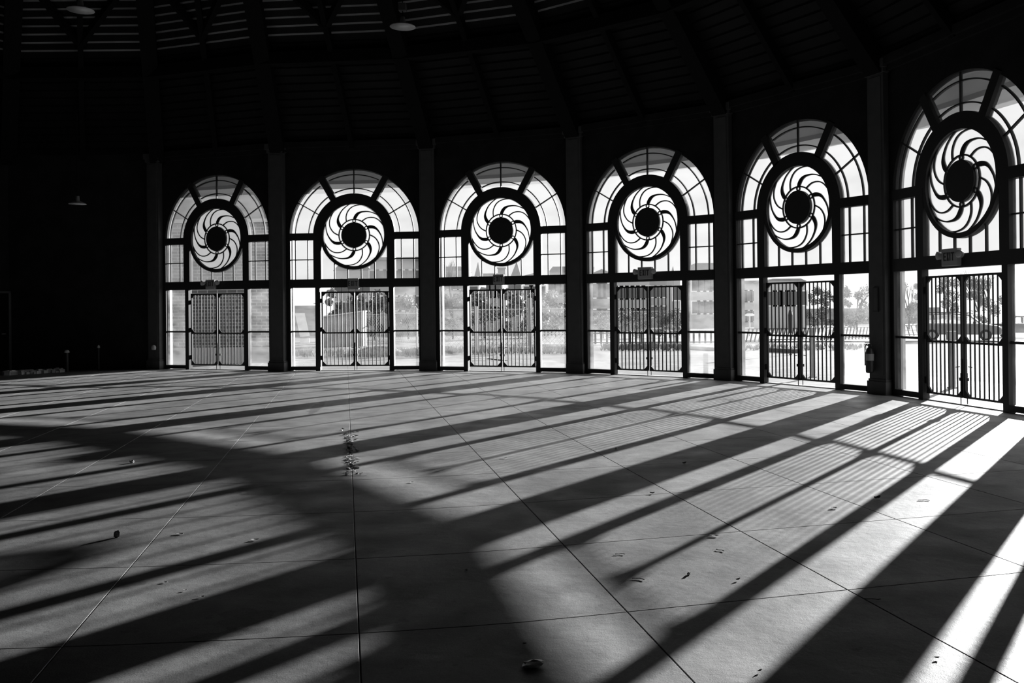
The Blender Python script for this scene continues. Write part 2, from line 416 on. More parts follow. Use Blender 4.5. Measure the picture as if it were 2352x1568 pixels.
    fr = MB(); fr.prism([(.81 * math.cos(2 * PI * k / 64), CZ + .81 * math.sin(2 * PI * k / 64)) for k in range(64)], -e, e)
    fr.build('wheel_glass', M['frost'], t_)
    # pale painted reveals outside the panes
    rv = MB()
    for s_ in (-1, 1):
        a, c = sorted((s_ * 1.655, s_ * 1.697)); rv.box(a, c, 0.055, 0.15, 0, CZ)
    rv.arc(1.662, RO + .005, 0, 180, 0.055, 0.15, CZ, 40)
    rv.box(-.9, .9, 0.0, .15, -.02, 0.015)
    rv.build('outer_reveal', M['ftrim'], t_)
    return t_
win = make_window()
wins = [win] + [copy_tree(win) for _ in BAYS[1:]]
for i, (o, (x, y, p)) in enumerate(zip(wins, BAYS)):
    o.name = 'window_%d' % (i + 1); o.location = (x, y, 0); o.rotation_euler = (0, 0, -R(p)); structure(o)

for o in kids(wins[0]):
    if o.name.startswith('wheel_glass'): o.data = o.data.copy(); o.data.materials[0] = M['frostd']; o['label'] = 'frosted wheel glass with painted-in shade'
# ---- iron gates ----------------------------------------------------------
def make_leaf():
    """one leaf, hinge side at local x = 0, free side at x = 0.86"""
    t_ = empty('gate_leaf'); W, z0, z1, zm = 0.862, 0.115, 2.03, 0.972; y0, y1 = -0.02, 0.02; fwd = 0.034
    f = MB(); f.box(0, fwd, y0, y1, z0, z1).box(W - fwd, W, y0, y1, z0, z1).box(0, W, y0, y1, z0, z0 + fwd).box(0, W, y0, y1, z1 - fwd, z1).box(0, W, y0, y1, zm - .018, zm + .018)
    f.build('gate_frame', M['gate'], t_)
    for k in range(7):
        u = fwd + (W - 2 * fwd) * (k + 1) / 8
        MB().box(u - .009, u + .009, -.009, .009, z0 + .02, z1 - .02).build('bar', M['gate'], t_)
    def gus(cx_, cz_, sx_, sz_):
        MB().prism([(cx_, cz_), (cx_ + sx_ * .085, cz_), (cx_, cz_ + sz_ * .085)], -.016, .016).build('corner_plate', M['gate'], t_)
    for cx_, sx_ in ((fwd, 1), (W - fwd, -1)):
        gus(cx_, z1 - fwd, sx_, -1); gus(cx_, zm + .018, sx_, 1); gus(cx_, z0 + fwd, sx_, 1)
    for z in (1.80, 1.06, .33):
        MB().box(-.05, .012, -.032, .03, z - .055, z + .055).build('hinge', M['gate'], t_, bevel=.004)
    return t_
def bolt(parent):
    MB().box(.845, .875, -.035, -.018, .15, .72).tube((.86, -.045, .02), (.86, -.045, .5), .008).box(.82, .85, -.045, -.018, .38, .43).tube((.845, -.05, .60), (.79, -.08, .59), .007).build('drop_bolt', M['gate'], parent)
leaf = make_leaf()
where = ['leftmost arch', 'second arch from the left', 'third arch from the left',
         'third arch from the right', 'second arch from the right', 'rightmost arch']
k_ = 0
for i in range(6):
    x, y, p = BAYS[i]; mtx = Matrix.Translation((x, y, 0)) @ Matrix.Rotation(-R(p), 4, 'Z')
    for side in (0, 1):
        o = leaf if k_ == 0 else copy_tree(leaf); k_ += 1
        lx = -0.878 if side == 0 else 0.878
        o.matrix_world = mtx @ Matrix.Translation((lx, 0.0, 0)) @ (Matrix.Identity(4) if side == 0 else Matrix.Rotation(PI, 4, 'Z'))
        tag(o, '%s leaf of the black barred iron gate in the %s' % ('left' if side == 0 else 'right', where[i]), 'gate', 'barred iron gate leaves under the arches')
        if side == 1: pass
        if side == 0: bolt(o)

# ---- EXIT signs on the transoms -----------------------------------------------
def exit_sign(i, u, z, heads, label, w_=.34, h_=.24):
    x, y, p = BAYS[i]
    t_ = empty('exit_sign', (0, 0, 0)); t_.matrix_world = Matrix.Translation((x, y, 0)) @ Matrix.Rotation(-R(p), 4, 'Z') @ Matrix.Translation((u, -0.125, z))
    tag(t_, label, 'exit sign', 'exit signs above the gates')
    MB().box(-w_ / 2, w_ / 2, -.035, .055, -h_ / 2, h_ / 2).build('housing', M['sign'], t_, bevel=.008)
    q = MB(); th = .02; H = .13; Wd = .052; z0_ = -H / 2 + .01; yy = (-.040, -.034)
    X = [-.125, -.052, .014, .052]
    q.box(X[0], X[0] + th, *yy, z0_, z0_ + H)
    for zz in (z0_, z0_ + H / 2 - th / 2, z0_ + H - th): q.box(X[0], X[0] + Wd, *yy, zz, zz + th)
    q.prism([(X[1], z0_), (X[1] + th, z0_), (X[1] + Wd, z0_ + H), (X[1] + Wd - th, z0_ + H)], *yy)
    q.prism([(X[1] + Wd - th, z0_), (X[1] + Wd, z0_), (X[1] + th, z0_ + H), (X[1], z0_ + H)], *yy)
    q.box(X[2], X[2] + th, *yy, z0_, z0_ + H)
    q.box(X[3], X[3] + .07, *yy, z0_ + H - th, z0_ + H); q.box(X[3] + .025, X[3] + .045, *yy, z0_, z0_ + H)
    q.build('lettering', M['ink'], t_)
    if heads:
        for s_ in (-1, 1):
            ax = Matrix.Rotation(R(90), 3, 'X') @ Matrix.Rotation(R(25 * s_), 3, 'Y')
            h = MB().lathe([(.03, -.05), (.055, -.03), (.065, .03), (.065, .045)], (s_ * .235, -.02, .035), 20, axis=ax); h = h.build('lamp_head', M['sign'], t_)
            ln = MB().lathe([(.055, .043), (.04, .058), (.01, .062)], (s_ * .235, -.02, .035), 20, axis=ax).build('lens', M['lens'], h)
            MB().tube((s_ * .16, 0, .03), (s_ * .2, 0, .035), .012).build('bracket', M['sign'], t_)
exit_sign(0, -.12, 2.27, True, 'dark exit sign with two lamp heads above the gate of the leftmost arch', .28)
exit_sign(1, 0.0, 2.22, False, 'faint exit sign without lamps above the gate of the second arch from the left', .28, .28)
exit_sign(2, -.03, 2.27, False, 'small dim exit sign without lamps above the gate of the third arch from the left', .28)
exit_sign(3, -.01, 2.32, True, 'grey exit sign with two lamp heads above the gate before the picket fence', .36, .27)
exit_sign(5, -.12, 2.30, True, 'pale exit sign with two lamp heads above the gate of the rightmost arch', .36, .27)

# ---- exterior canopy seen through the arch tops
cn = MB()
NB = 7
for i in range(NB):
    a, c = CORN[i], CORN[i + 1]
    na = (a - APEX).normalized(); nc = (c - APEX).normalized()
    q = [a + na * .55, c + nc * .55, c + nc * 1.5, a + na * 1.5]
    lo = [cn.bm.verts.new((v.x, v.y, 4.86)) for v in q]; hi = [cn.bm.verts.new((v.x, v.y, 5.05 + (.35 if k < 2 else 0))) for k, v in enumerate(q)]
    cn.bm.faces.new(lo); cn.bm.faces.new(hi)
    for k in range(4): cn.bm.faces.new([lo[k], hi[k], hi[(k + 1) % 4], lo[(k + 1) % 4]])
    q = [a + na * .1, c + nc * .1, c + nc * .55, a + na * .55]
    lo = [cn.bm.verts.new((v.x, v.y, 4.95 + (.35 if k in (0, 1) else 0))) for k, v in enumerate(q)]; hi = [cn.bm.verts.new((v.x, v.y, 5.45)) for v in q]
    cn.bm.faces.new(lo); cn.bm.faces.new(hi)
    for k in range(4): cn.bm.faces.new([lo[k], hi[k], hi[(k + 1) % 4], lo[(k + 1) % 4]])
structure(cn.build('trim_10', M['canopy']))

# ------------------------------------------------------------------ ceiling
def roofz(f):                                          # f: 0 at the wall, 1 at the apex
    return WT + 12.4 * (0.80 * f + 0.10 * math.sin(f * PI))
rf = MB(); NP = 84; n = len(OUTL)
def rp(c, f, dz=0): q = c.lerp(APEX, f); return (q.x, q.y, roofz(f) + dz)
prev_lo = None
for k in range(NP):
    f0, f1 = k / NP * .97, (k + 1) / NP * .97
    a = [rf.bm.verts.new(rp(c, f0, 0.0)) for c in OUTL]; b2 = [rf.bm.verts.new(rp(c, f1, -0.045)) for c in OUTL]
    for j in range(n): rf.bm.faces.new([a[j], a[(j + 1) % n], b2[(j + 1) % n], b2[j]])
    if prev_lo:
        for j in range(n):
            fc = rf.bm.faces.new([prev_lo[j], prev_lo[(j + 1) % n], a[(j + 1) % n], a[j]])
            if f0 > .155: fc.material_index = 1  # pale edges only on the boards above the lowest ring beam
    prev_lo = b2
rf.bm.faces.new(prev_lo)
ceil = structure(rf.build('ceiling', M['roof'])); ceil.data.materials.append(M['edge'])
rs = MB()                                             # weathering roof shell so no light leaks in
a = [rs.bm.verts.new((c.x + (c - APEX).normalized().x * .35, c.y + (c - APEX).normalized().y * .35, WT - .05)) for c in OUTL]
for f in (0.5, 1.0):
    b2 = [rs.bm.verts.new(rp(c, f, .5)) for c in OUTL]
    for j in range(n):
        rs.bm.faces.new([a[j], a[(j + 1) % n], b2[(j + 1) % n], b2[j]])
    a = b2
bot = [rs.bm.verts.new((c.x, c.y, WT - .05)) for c in OUTL]
o1 = [v for v in rs.bm.verts][:n]
for j in range(n): rs.bm.faces.new([bot[j], bot[(j + 1) % n], o1[(j + 1) % n], o1[j]])
structure(rs.build('trim_11', M['beam']))
def sweep_beam(name, pts, wdt, dep, side=None):
    """timber beam along a 3-D polyline, hanging below it"""
    q = MB(); rings = []
    for i, p in enumerate(pts):
        p = Vector(p); d = (Vector(pts[min(i + 1, len(pts) - 1)]) - Vector(pts[max(i - 1, 0)])).normalized()
        s_ = d.cross(Vector((0, 0, 1))).normalized(); u_ = s_.cross(d).normalized()
        rings.append([q.bm.verts.new(p + s_ * a_ * wdt / 2 - u_ * b_ * dep) for a_, b_ in ((-1, 0), (1, 0), (1, 1), (-1, 1))])
    for a, c in zip(rings, rings[1:]):
        for k in range(4): q.bm.faces.new([a[k], a[(k + 1) % 4], c[(k + 1) % 4], c[k]])
    q.bm.faces.new(rings[0]); q.bm.faces.new(rings[-1]); return q
ribs = empty('trim_12', (0, 0, 0)); structure(ribs)
for j, c in enumerate(OUTL):
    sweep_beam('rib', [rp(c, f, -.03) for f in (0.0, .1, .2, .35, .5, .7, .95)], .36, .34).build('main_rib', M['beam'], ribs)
    c2 = c.lerp(OUTL[(j + 1) % n], .5)
    sweep_beam('rib', [rp(c2, f, -.03) for f in (0.0, .1, .2, .35, .5, .7, .93)], .12, .2).build('secondary_rib', M['beam'], ribs)
rings_ = empty('trim_13', (0, 0, 0)); structure(rings_)
for f, wd, dp in ((.145, .22, .28), (.29, .2, .25), (.45, .2, .25), (.62, .2, .25)):
    for j, c in enumerate(OUTL):
        d_ = OUTL[(j + 1) % n]; sweep_beam('r', [rp(c, f, -.16), rp(d_, f, -.16)], wd, dp).build('ring_beam', M['beam'], rings_)
for j, c in enumerate(OUTL):
    d_ = OUTL[(j + 1) % n]; mdd = c.lerp(d_, .5)
    for e_ in (c, d_):
        sweep_beam('r', [rp(e_, .29, -.1), rp(mdd, .18, -.1)], .12, .16).build('brace', M['beam'], rings_)

# ---- pendant lamps
def pendant(pt, label, rad=.24, box=True):
    t_ = empty('pendant_lamp', pt)
    f = None; q = Vector((pt[0], pt[1])); 
    tag(t_, label, 'lamp', 'wide shaded lamps hanging from the ceiling')
    MB().lathe([(rad, 0), (rad * .96, .015), (rad * .6, .05), (rad * .25, .08), (.04, .19)], (0, 0, 0), 32).build('lamp_shade', M['shade'], t_, smooth=True)
    if box: MB().box(-.07, .07, -.07, .07, .30, .44).build('ballast_box', M['trim'], t_, bevel=.01)
    d = (q - APEX).length; fr_ = max(.02, 1 - d / 12.7); top = roofz(fr_) - pt[2] - .1
    MB().tube((0, 0, .18), (0, 0, top), .009).build('hanging_rod', M['beam'], t_)
pendant(at_depth(925, 62, 17.0), 'wide pale pendant lamp under the roof boards above the second arch')
pendant(at_depth(185, 24, 17.0), 'dim pendant lamp at the top left of the ceiling')
pendant(at_depth(178, 469, 21.0), 'low hanging pale lamp in the dark left of the arches', .19, False)

# ------------------------------------------------------------------ floor : cast slabs with real joints
A0 = R(14.7); ca, sa = math.cos(A0), math.sin(A0)
S0 = [-2.63 - 1.33 * k for k in range(12, 0, -1)] + [-2.63, -1.32, .05, 1.41, 2.70, 3.95, 5.23] + [5.23 + 1.29 * k for k in range(1, 7)]
T0 = [4.51 + 1.37 * k for k in range(-8, 19)]
def fl(s_, t_):
    s2_ = s_ - .0045 * s_ * (t_ - 4.5); t2_ = t_ + (.082 * min(max(0.0, 1.0 - s_), 6) ** 1.5)
    return (s2_ * ca - t2_ * sa, s2_ * sa + t2_ * ca)
fb_ = MB(); g = .0022; ch = .003
for i in range(len(S0) - 1):
    for j in range(len(T0) - 1):
        s0_, s1_, t0_, t1_ = S0[i], S0[i + 1], T0[j], T0[j + 1]
        ce = fl((s0_ + s1_) / 2, (t0_ + t1_) / 2)
        if (Vector(ce) - Vector((-6, 10.5))).length > 16.8: continue
        N_ = 5
        def ringpts(off, z):
            P_ = []
            for k in range(N_): P_.append(fl(s0_ + off + (s1_ - s0_ - 2 * off) * k / N_, t0_ + off))
            P_.append(fl(s1_ - off, t0_ + off))
            for k in range(N_): P_.append(fl(s1_ - off - (s1_ - s0_ - 2 * off) * k / N_, t1_ - off))
            P_.append(fl(s0_ + off, t1_ - off))
            return [fb_.bm.verts.new((q[0], q[1], z)) for q in P_]
        top = ringpts(g + ch, 0); sh = ringpts(g, -ch); bt = ringpts(g, -.03)
        fb_.bm.faces.new(top); m_ = len(top)
        for k in range(m_):
            fb_.bm.faces.new([top[k], top[(k + 1) % m_], sh[(k + 1) % m_], sh[k]]); fb_.bm.faces.new([sh[k], sh[(k + 1) % m_], bt[(k + 1) % m_], bt[k]])
und = [fb_.bm.verts.new((c.x + (c - APEX).normalized().x * .2, c.y + (c - APEX).normalized().y * .2, -.028)) for c in OUTL]
fb_.bm.faces.new(und)
# stains and worn patches that belong to the slab
def st(px, py, a, rx, ry, dep, wob=.25):
    p_ = on_floor(px, py); stain(p_.x, p_.y, a, rx, ry, dep, wob)
st(622, 1124, 20, .30, .24, .45); st(792, 1093, 0, .22, .05, .5); st(728, 935, 100, 1.1, .09, .55, .4)
st(300, 1340, 10, .1, .06, .7); st(545, 1005, 60, .3, .12, .7, .5); st(990, 560 + 500, 30, .35, .15, .85); st(560, 1420, 15, .14, .16, .72, .5); st(520, 1455, 25, .2, .06, .7, .4)
st(803, 1040, 103, 1.3, .07, .65, .5)
floor_finish()
structure(fb_.build('floor', M['floor']))

# broken joint: crumbled chips along the joint in the middle
ch_ = MB(); rnd = random.Random(3)
for k in range(150):
    f = rnd.random(); py = 985 + 108 * f; px = 800 + 10 * f + rnd.gauss(0, 8)
    p_ = on_floor(px, py); r_ = rnd.uniform(.006, .026)
    pts = [Vector((rnd.uniform(-1, 1) * r_ * 1.6, rnd.uniform(-1, 1) * r_ * 1.4, z * r_ * rnd.uniform(.25, .8))) for z in (0, 0, 0, 1, 1)]
    vs = [ch_.bm.verts.new(Vector((p_.x, p_.y, 0.001)) + q) for q in pts]
    for t3 in ((0, 1, 2), (0, 1, 3), (1, 2, 4), (0, 2, 3), (2, 3, 4), (1, 3, 4)):
        ch_.bm.faces.new([vs[q] for q in t3])
tag(ch_.build('concrete_chips', M['rubble']), 'loose concrete chips strewn along the broken floor joint left of centre', 'rubble', kind='stuff')

# ---- litter on the floor ------------------------------------------------------------
def leaf_mesh(name, m, L_=.06, W_=.03, curl=.02, seed=0):
    rn = random.Random(seed); q = MB(); nx, ny = 8, 5; grid = []
    for i in range(nx):
        f = i / (nx - 1); hw_ = W_ * math.sin(PI * (.06 + .88 * f)) ** .8; row = []
        for j in range(ny):
            v = (j / (ny - 1) - .5) * 2
            row.append(q.bm.verts.new(((f - .5) * 2 * L_, v * hw_ + rn.uniform(-.1, .1) * W_, .004 + curl * (abs(v) ** 1.5 * .8 + (2 * f - 1) ** 2 * .7) + rn.uniform(0, .3) * curl)))
        grid.append(row)
    for i in range(nx - 1):
        for j in range(ny - 1): q.bm.faces.new([grid[i][j], grid[i + 1][j], grid[i + 1][j + 1], grid[i][j + 1]])
    o = q.build(name, m); md = o.modifiers.new('solid', 'SOLIDIFY'); md.thickness = .0015; return o
def crumple(name, m, rx, ry, rz_, seed):
    rn = random.Random(seed); bm = bmesh.new(); bmesh.ops.create_icosphere(bm, subdivisions=2, radius=1)
    for v in bm.verts:
        k = rn.uniform(.65, 1.15); v.co = Vector((v.co.x * rx * k, v.co.y * ry * k, max(0, (v.co.z + .75) * rz_ * rn.uniform(.7, 1.1)) + .001))
    q = MB(); q.bm.free(); q.bm = bm; return q.build(name, m)
def litter(kind, px, py, label, sz=1.0, rot_=0):
    p_ = on_floor(px, py); sd_ = int(px * 7 + py); sz *= .62
    if kind == 'leaf': o = leaf_mesh('dry_leaf', M['dryleaf'], .035 * sz, .018 * sz, .014 * sz, sd_); c = 'leaf'
    elif kind == 'paper': o = leaf_mesh('paper_scrap', M['paper'], .05 * sz, .03 * sz, .006 * sz, sd_); c = 'paper scrap'
    elif kind == 'foil': o = crumple('crumpled_wrapper', M['foil'], .05 * sz, .045 * sz, .011 * sz, sd_); c = 'wrapper'
    elif kind == 'stone': o = crumple('pebble', M['rubble'], .022 * sz, .018 * sz, .016 * sz, sd_); c = 'pebble'
    elif kind == 'cone': o = crumple('dark_lump', M['dryleaf'], .022 * sz, .02 * sz, .03 * sz, sd_); c = 'debris'
    else:
        rn = random.Random(sd_); q = MB(); a = Vector((0, 0, .006))
        for k in range(4):
            b3 = a + Vector((rn.uniform(.01, .03), rn.uniform(-.015, .015), 0)) * sz; q.tube(a, b3, .003, .002, 5); a = b3
        o = q.build('twig', M['dryleaf']); c = 'twig'
    o.location = (p_.x, p_.y, 0); o.rotation_euler = (0, 0, R(rot_)); tag(o, label, c)
litter('foil', 1225, 1528, 'crumpled shiny wrapper on the floor at the bottom edge of the photo', 1.7, 20)
litter('leaf', 2015, 1146, 'curled dark leaf beside the shadow in front of the rightmost arch', 1.7, 30)
litter('paper', 1914, 1168, 'pale paper scrap lying between bar shadows right of centre', 1.0, 10)
litter('paper', 1640, 1232, 'white paper scrap on the edge of a post shadow, right of centre', 1.0, 0)
litter('twig', 1413, 1274, 'bent pale twig below the wide pier shadow, right of centre', 1.4, 10)
litter('twig', 1452, 1330, 'small forked twig above the dark shadow tip', 1.4, -30)
litter('twig', 1645, 1263, 'short bent twig just below the white paper scrap', 1.3, -40)
litter('leaf', 1498, 1134, 'small black leaf beside the long cross joint, right of centre', .9, 0)
litter('twig', 2108, 1150, 'thin bent twig in the bright light patch before the right arch', 1.6, -10)
litter('stone', 1582, 1320, 'pale pebble on the slab beneath the small forked twig', 1.0, 0)
litter('leaf', 1695, 1333, 'tiny dark leaf in the sunlit band at lower right', .7, 30)
litter('twig', 1985, 1377, 'pale twig on the slab joint at lower right', 2.0, 0)
litter('leaf', 1572, 1065, 'dark leaf inside the broad pier shadow', 1.2, 40)
litter('stone', 1415, 1031, 'small pale upright stone in front of the third arch from the right', 1.3, 0)
litter('stone', 303, 1063, 'white angular pebble casting a shadow on the left floor', 2.0, 0)
litter('cone', 268, 1234, 'dark round lump with a long shadow on the left floor', 1.7, 0)
litter('paper', 413, 1227, 'pale oval scrap on the left floor right of the dark lump', .9, 0)
litter('paper', 585, 1241, 'faint flattened scrap in the dim light left of centre', .9, 20)
litter('paper', 378, 1338, 'small bright scrap at the edge of a shadow, lower left', .5, 0)
litter('paper', 425, 1357, 'tiny grey scrap in the shadow just right of the small bright scrap', .4, 20)
litter('paper', 462, 1372, 'grey paper scrap in the dark band, lower left', .55, 10)
litter('leaf', 1205, 1480, 'tiny dark leaf above the crumpled shiny wrapper', .4, 0)
litter('stone', 1072, 1310, 'small light pebble at the edge of the central shadow', .6, 0)
litter('leaf', 1745, 1543, 'small dark leaf at the lower right in the sunlit band', .0 + .5, 30)
litter('leaf', 2152, 1513, 'dark speck of leaf inside the widest shadow at lower right', .5, 0)
litter('leaf', 945, 1018, 'short dark leaf on the thin post shadow near the broken joint', .8, 15)
litter('paper', 1158, 1053, 'thin white scrap left of the long slanting joint in the middle', .9, 15)
litter('paper', 945, 1108, 'little white scrap right of the broken joint', .7, 0)

# ---- things along the left wall
p_ = on_floor(75, 857)
rn = random.Random(5); rb = MB()
for k in range(140):
    f = rn.random(); px = 8 + 134 * f; q = on_floor(px, 862 - 8 * f + rn.uniform(-1.5, .5)); r_ = rn.uniform(.03, .1); zt = rn.uniform(.04, .11)
    m3 = Matrix.Translation((q.x, q.y, 0)) @ Matrix.Rotation(rn.uniform(0, PI), 4, 'Z')
    rb.box(-r_, r_, -r_ * .6, r_ * .6, 0.0, zt, m3)
tag(rb.build('rubble_heap', M['rubble']), 'low heap of pale broken rubble along the foot of the dark left wall', 'rubble', kind='stuff')
def stub(px, py, zbase_py, r_, label):
    q = on_floor(px, zbase_py); top = at_depth(px, py, q.y).z
    t_ = empty('capped_post', (q.x, q.y, 0)); tag(t_, label, 'post', 'short dark posts before the left wall')
    MB().tube((0, 0, 0), (0, 0, top - .01), r_ * .7, n=16).build('post', M['black'], t_)
    MB().lathe([(r_, 0), (r_ * .95, .03), (r_ * .7, .06), (r_ * .2, .075)], (0, 0, top - .02), 20).build('cap', M['white'], t_, smooth=True)['label'] = 'white domed cap'
stub(154, 808, 853, .065, 'short dark post with a white domed cap in front of the dark left wall')
stub(227, 797, 850, .035, 'slim short post with a tiny pale cap right of the white domed post')
# dark service door in the left wall
a_, c_ = REST[-2], REST[-1]; dd = (c_ - a_).normalized()
dr = empty('door_1', (0, 0, 0)); structure(dr)
m4 = Matrix.Translation((c_.x - dd.x * .55, c_.y - dd.y * .55, 0)) @ Matrix.Rotation(math.atan2(dd.y, dd.x), 4, 'Z')
dr.matrix_world = m4
MB().box(-.5, .5, -.04, -.003, 0, 2.1).build('door_panel', M['beam'], dr)
MB().box(.5, .56, -.07, 0, 0, 2.16).box(-.56, -.5, -.07, 0, 0, 2.16).box(-.56, .56, -.07, 0, 2.1, 2.16).build('door_frame', M['trim'], dr)
MB().tube((.4, -.09, 1.0), (.3, -.09, 1.0), .012).tube((.4, -.09, 1.0), (.4, -.03, 1.0), .012).build('handle', M['steel'], dr)
# small lamp on the pilaster left of the first arch
q = at_depth(353, 798, 24.3)
o = MB().lathe([(.05, -.06), (.06, 0), (.045, .05), (.01, .07)], q, 16).build('wall_box', M['sign']); tag(o, 'small grey box low on the wall left of the leftmost arch', 'wall box')

# ---- fire extinguisher and framed notice on the pier between the two right arches
C5 = CORN[5]; ph5 = (BAYS[4][2] + BAYS[5][2]) / 2
e_ = empty('fire_extinguisher', (0, 0, 0)); e_.matrix_world = Matrix.Translation((C5.x, C5.y, 0)) @ Matrix.Rotation(-R(ph5), 4, 'Z') @ Matrix.Translation((-.075, -.31, .375))
tag(e_, 'dark fire extinguisher with a pale label hanging on the pier between the two rightmost arches', 'fire extinguisher')
MB().lathe([(.05, 0), (.068, .012), (.07, .04), (.07, .36), (.06, .41), (.035, .445), (.02, .46)], (0, 0, 0), 24).build('cylinder', M['black'], e_, smooth=True)
MB().lathe([(.0712, .22), (.0714, .23), (.0714, .325), (.0712, .335)], (0, 0, 0), 24).build('label_band', M['sign'], e_)['label'] = 'pale paper label'
MB().box(-.02, .02, -.02, .02, .455, .50).box(-.015, .015, -.11, .02, .50, .515).box(-.013, .013, -.10, .0, .53, .542).tube((.02, 0, .48), (.045, 0, .48), .016).build('valve_handle', M['black'], e_)
hs = MB(); pp = Vector((-.02, -.01, .48))
for k in range(10):
    a = k / 9; q2 = Vector((-.02 - .075 * math.sin(min(1, a * 2) * PI / 2), -.02, .48 + .03 * math.sin(a * 4) - .33 * a * a)); hs.tube(pp, q2, .009, n=8); pp = q2
hs.build('hose', M['black'], e_)
MB().box(-.02, .02, .05, .12, .30, .34).build('wall_hook', M['black'], e_)
n_ = empty('framed_notice', (0, 0, 0)); n_.matrix_world = Matrix.Translation((C5.x, C5.y, 0)) @ Matrix.Rotation(-R(ph5), 4, 'Z') @ Matrix.Translation((-.0, -.225, 1.66))
tag(n_, 'narrow framed notice on the pier between the two rightmost arches, above the extinguisher', 'notice')
MB().box(-.06, .06, -.012, .006, -.215, .215).build('frame', M['black'], n_)
MB().box(-.045, .045, -.016, -.011, -.195, .195).build('sheet', M['trim'], n_)

# =================================================================== outside
gd = MB(); NR, NA = 40, 96
radii = [13.0, 14.5, 16] + [16 * 1.09 ** k for k in range(1, 36)]
rows = []
for r_ in radii:
    row = []
    for k in range(NA):
        a = 2 * PI * k / NA; x, y = -6 + r_ * math.cos(a), 10.5 + r_ * math.sin(a)
        row.append(gd.bm.verts.new((x, y, -.05 if r_ < 15 else gz(x, y) - .03)))
    rows.append(row)
for a, c in zip(rows, rows[1:]):
    for k in range(NA): gd.bm.faces.new([a[k], a[(k + 1) % NA], c[(k + 1) % NA], c[k]])
structure(gd.build('ground', M['dirt']))
ap = MB()                                              # pale concrete apron round the hall
pr = None
for i, c in enumerate(CORN):
    nn = (c - APEX).normalized(); a = [ap.bm.verts.new((c.x + nn.x * d_, c.y + nn.y * d_, z)) for d_, z in ((.0, -.02), (1.9, -.03), (1.9, -.14))]
    if pr:
        for k in range(2): ap.bm.faces.new([pr[k], pr[k + 1], a[k + 1], a[k]])
    pr = a
structure(ap.build('trim_14', M['apron']))
def patch(name, pix, m, dz, nsub=10):
    """ground patch whose outline follows the sloping ground"""
    q = MB(); P_ = [outside(*p) for p in pix]; A_, B_, C_, D_ = P_
    rows = []
    for i in range(nsub + 1):
        row = []
        for j in range(nsub + 1):
            u, v = i / nsub, j / nsub; p3 = (A_ * (1 - u) + B_ * u) * (1 - v) + (D_ * (1 - u) + C_ * u) * v
            row.append(q.bm.verts.new((p3.x, p3.y, gz(p3.x, p3.y) + dz)))
        rows.append(row)
    for i in range(nsub):
        for j in range(nsub): q.bm.faces.new([rows[i][j], rows[i + 1][j], rows[i + 1][j + 1], rows[i][j + 1]])
    return structure(q.build(name, m))
patch('street', [(1120, 822), (2900, 1100), (2700, 786), (1180, 800)], M['asphalt'], .0, 14)
patch('water', [(1340, 786), (2800, 786), (2700, 752), (1340, 752)], M['water'], .02, 14)

def set_on(px, py): v = outside(px, py); return v
# W1: brick neighbour
t_ = empty('brick_building', (-9.35, 27.6, 0), 0); 
tag(t_, 'brick building with a pale rendered base close behind the leftmost arch', 'building')
MB().box(-6.5, -.0, 0, .4, .44, 4.3).build('brick_wall', M['brick'], t_)
MB().box(-6.5, .0, -.03, .4, -.1, .44).build('rendered_base', M['stucco'], t_)
MB().box(-6.5, .0, .0, .5, 4.3, 6.4).build('upper_wall', M['houseb'], t_)
MB().box(-6.5, .03, -.06, .1, 4.25, 4.36).build('ledge', M['stucco'], t_)

# ---- fences
def fence_line(name, p0, p1, h, label, cat, gap=.11, pw=.045, lean=0.0, mat_='black', rails=(.12, .85), pt=.02):
    a, c = outside(*p0), outside(*p1); L_ = (c - a).length; d = (c - a) / L_
    t_ = empty(name, a, math.atan2(d.y, d.x)); tag(t_, label, cat)
    slope = d.z
    q = MB(); k = 0; x = 0
    while x < L_:
        z = slope * x; q.prism([(x, z), (x + pw, z), (x + pw + lean * h, z + h), (x + pw / 2 + lean * h, z + h * 1.03), (x + lean * h, z + h)], -pt / 2, pt / 2); x += gap
    q.build('pickets', M[mat_], t_)
    q = MB()
    for f in rails: q.tube((lean * h * f, .02, h * f), (L_ + lean * h * f, .02, slope * L_ + h * f), .022, n=6)
    q.build('rails', M[mat_], t_)
    return t_
fence_line('picket_fence', (1205, 787), (1350, 790), .62, 'white picket fence low behind the third arch from the left', 'fence', .3, .16, 0, 'white')
fence_line('picket_fence', (1352, 790), (1650, 788), .64, 'dark narrow picket fence beyond the road behind the third arch from the right', 'fence', .3, .10, 0, 'black')
fence_line('barricade_fence', (1692, 787), (2010, 778), .72, 'dark barred barricade leaning sideways behind the second arch from the right', 'fence', .34, .10, .35, 'black', rails=(.15, 1.0))
fence_line('barricade_fence', (2058, 771), (2128, 772), .75, 'dark leaning barricade seen through the left side light of the rightmost arch', 'fence', .34, .08, -.3, 'black', rails=(.15, 1.0))
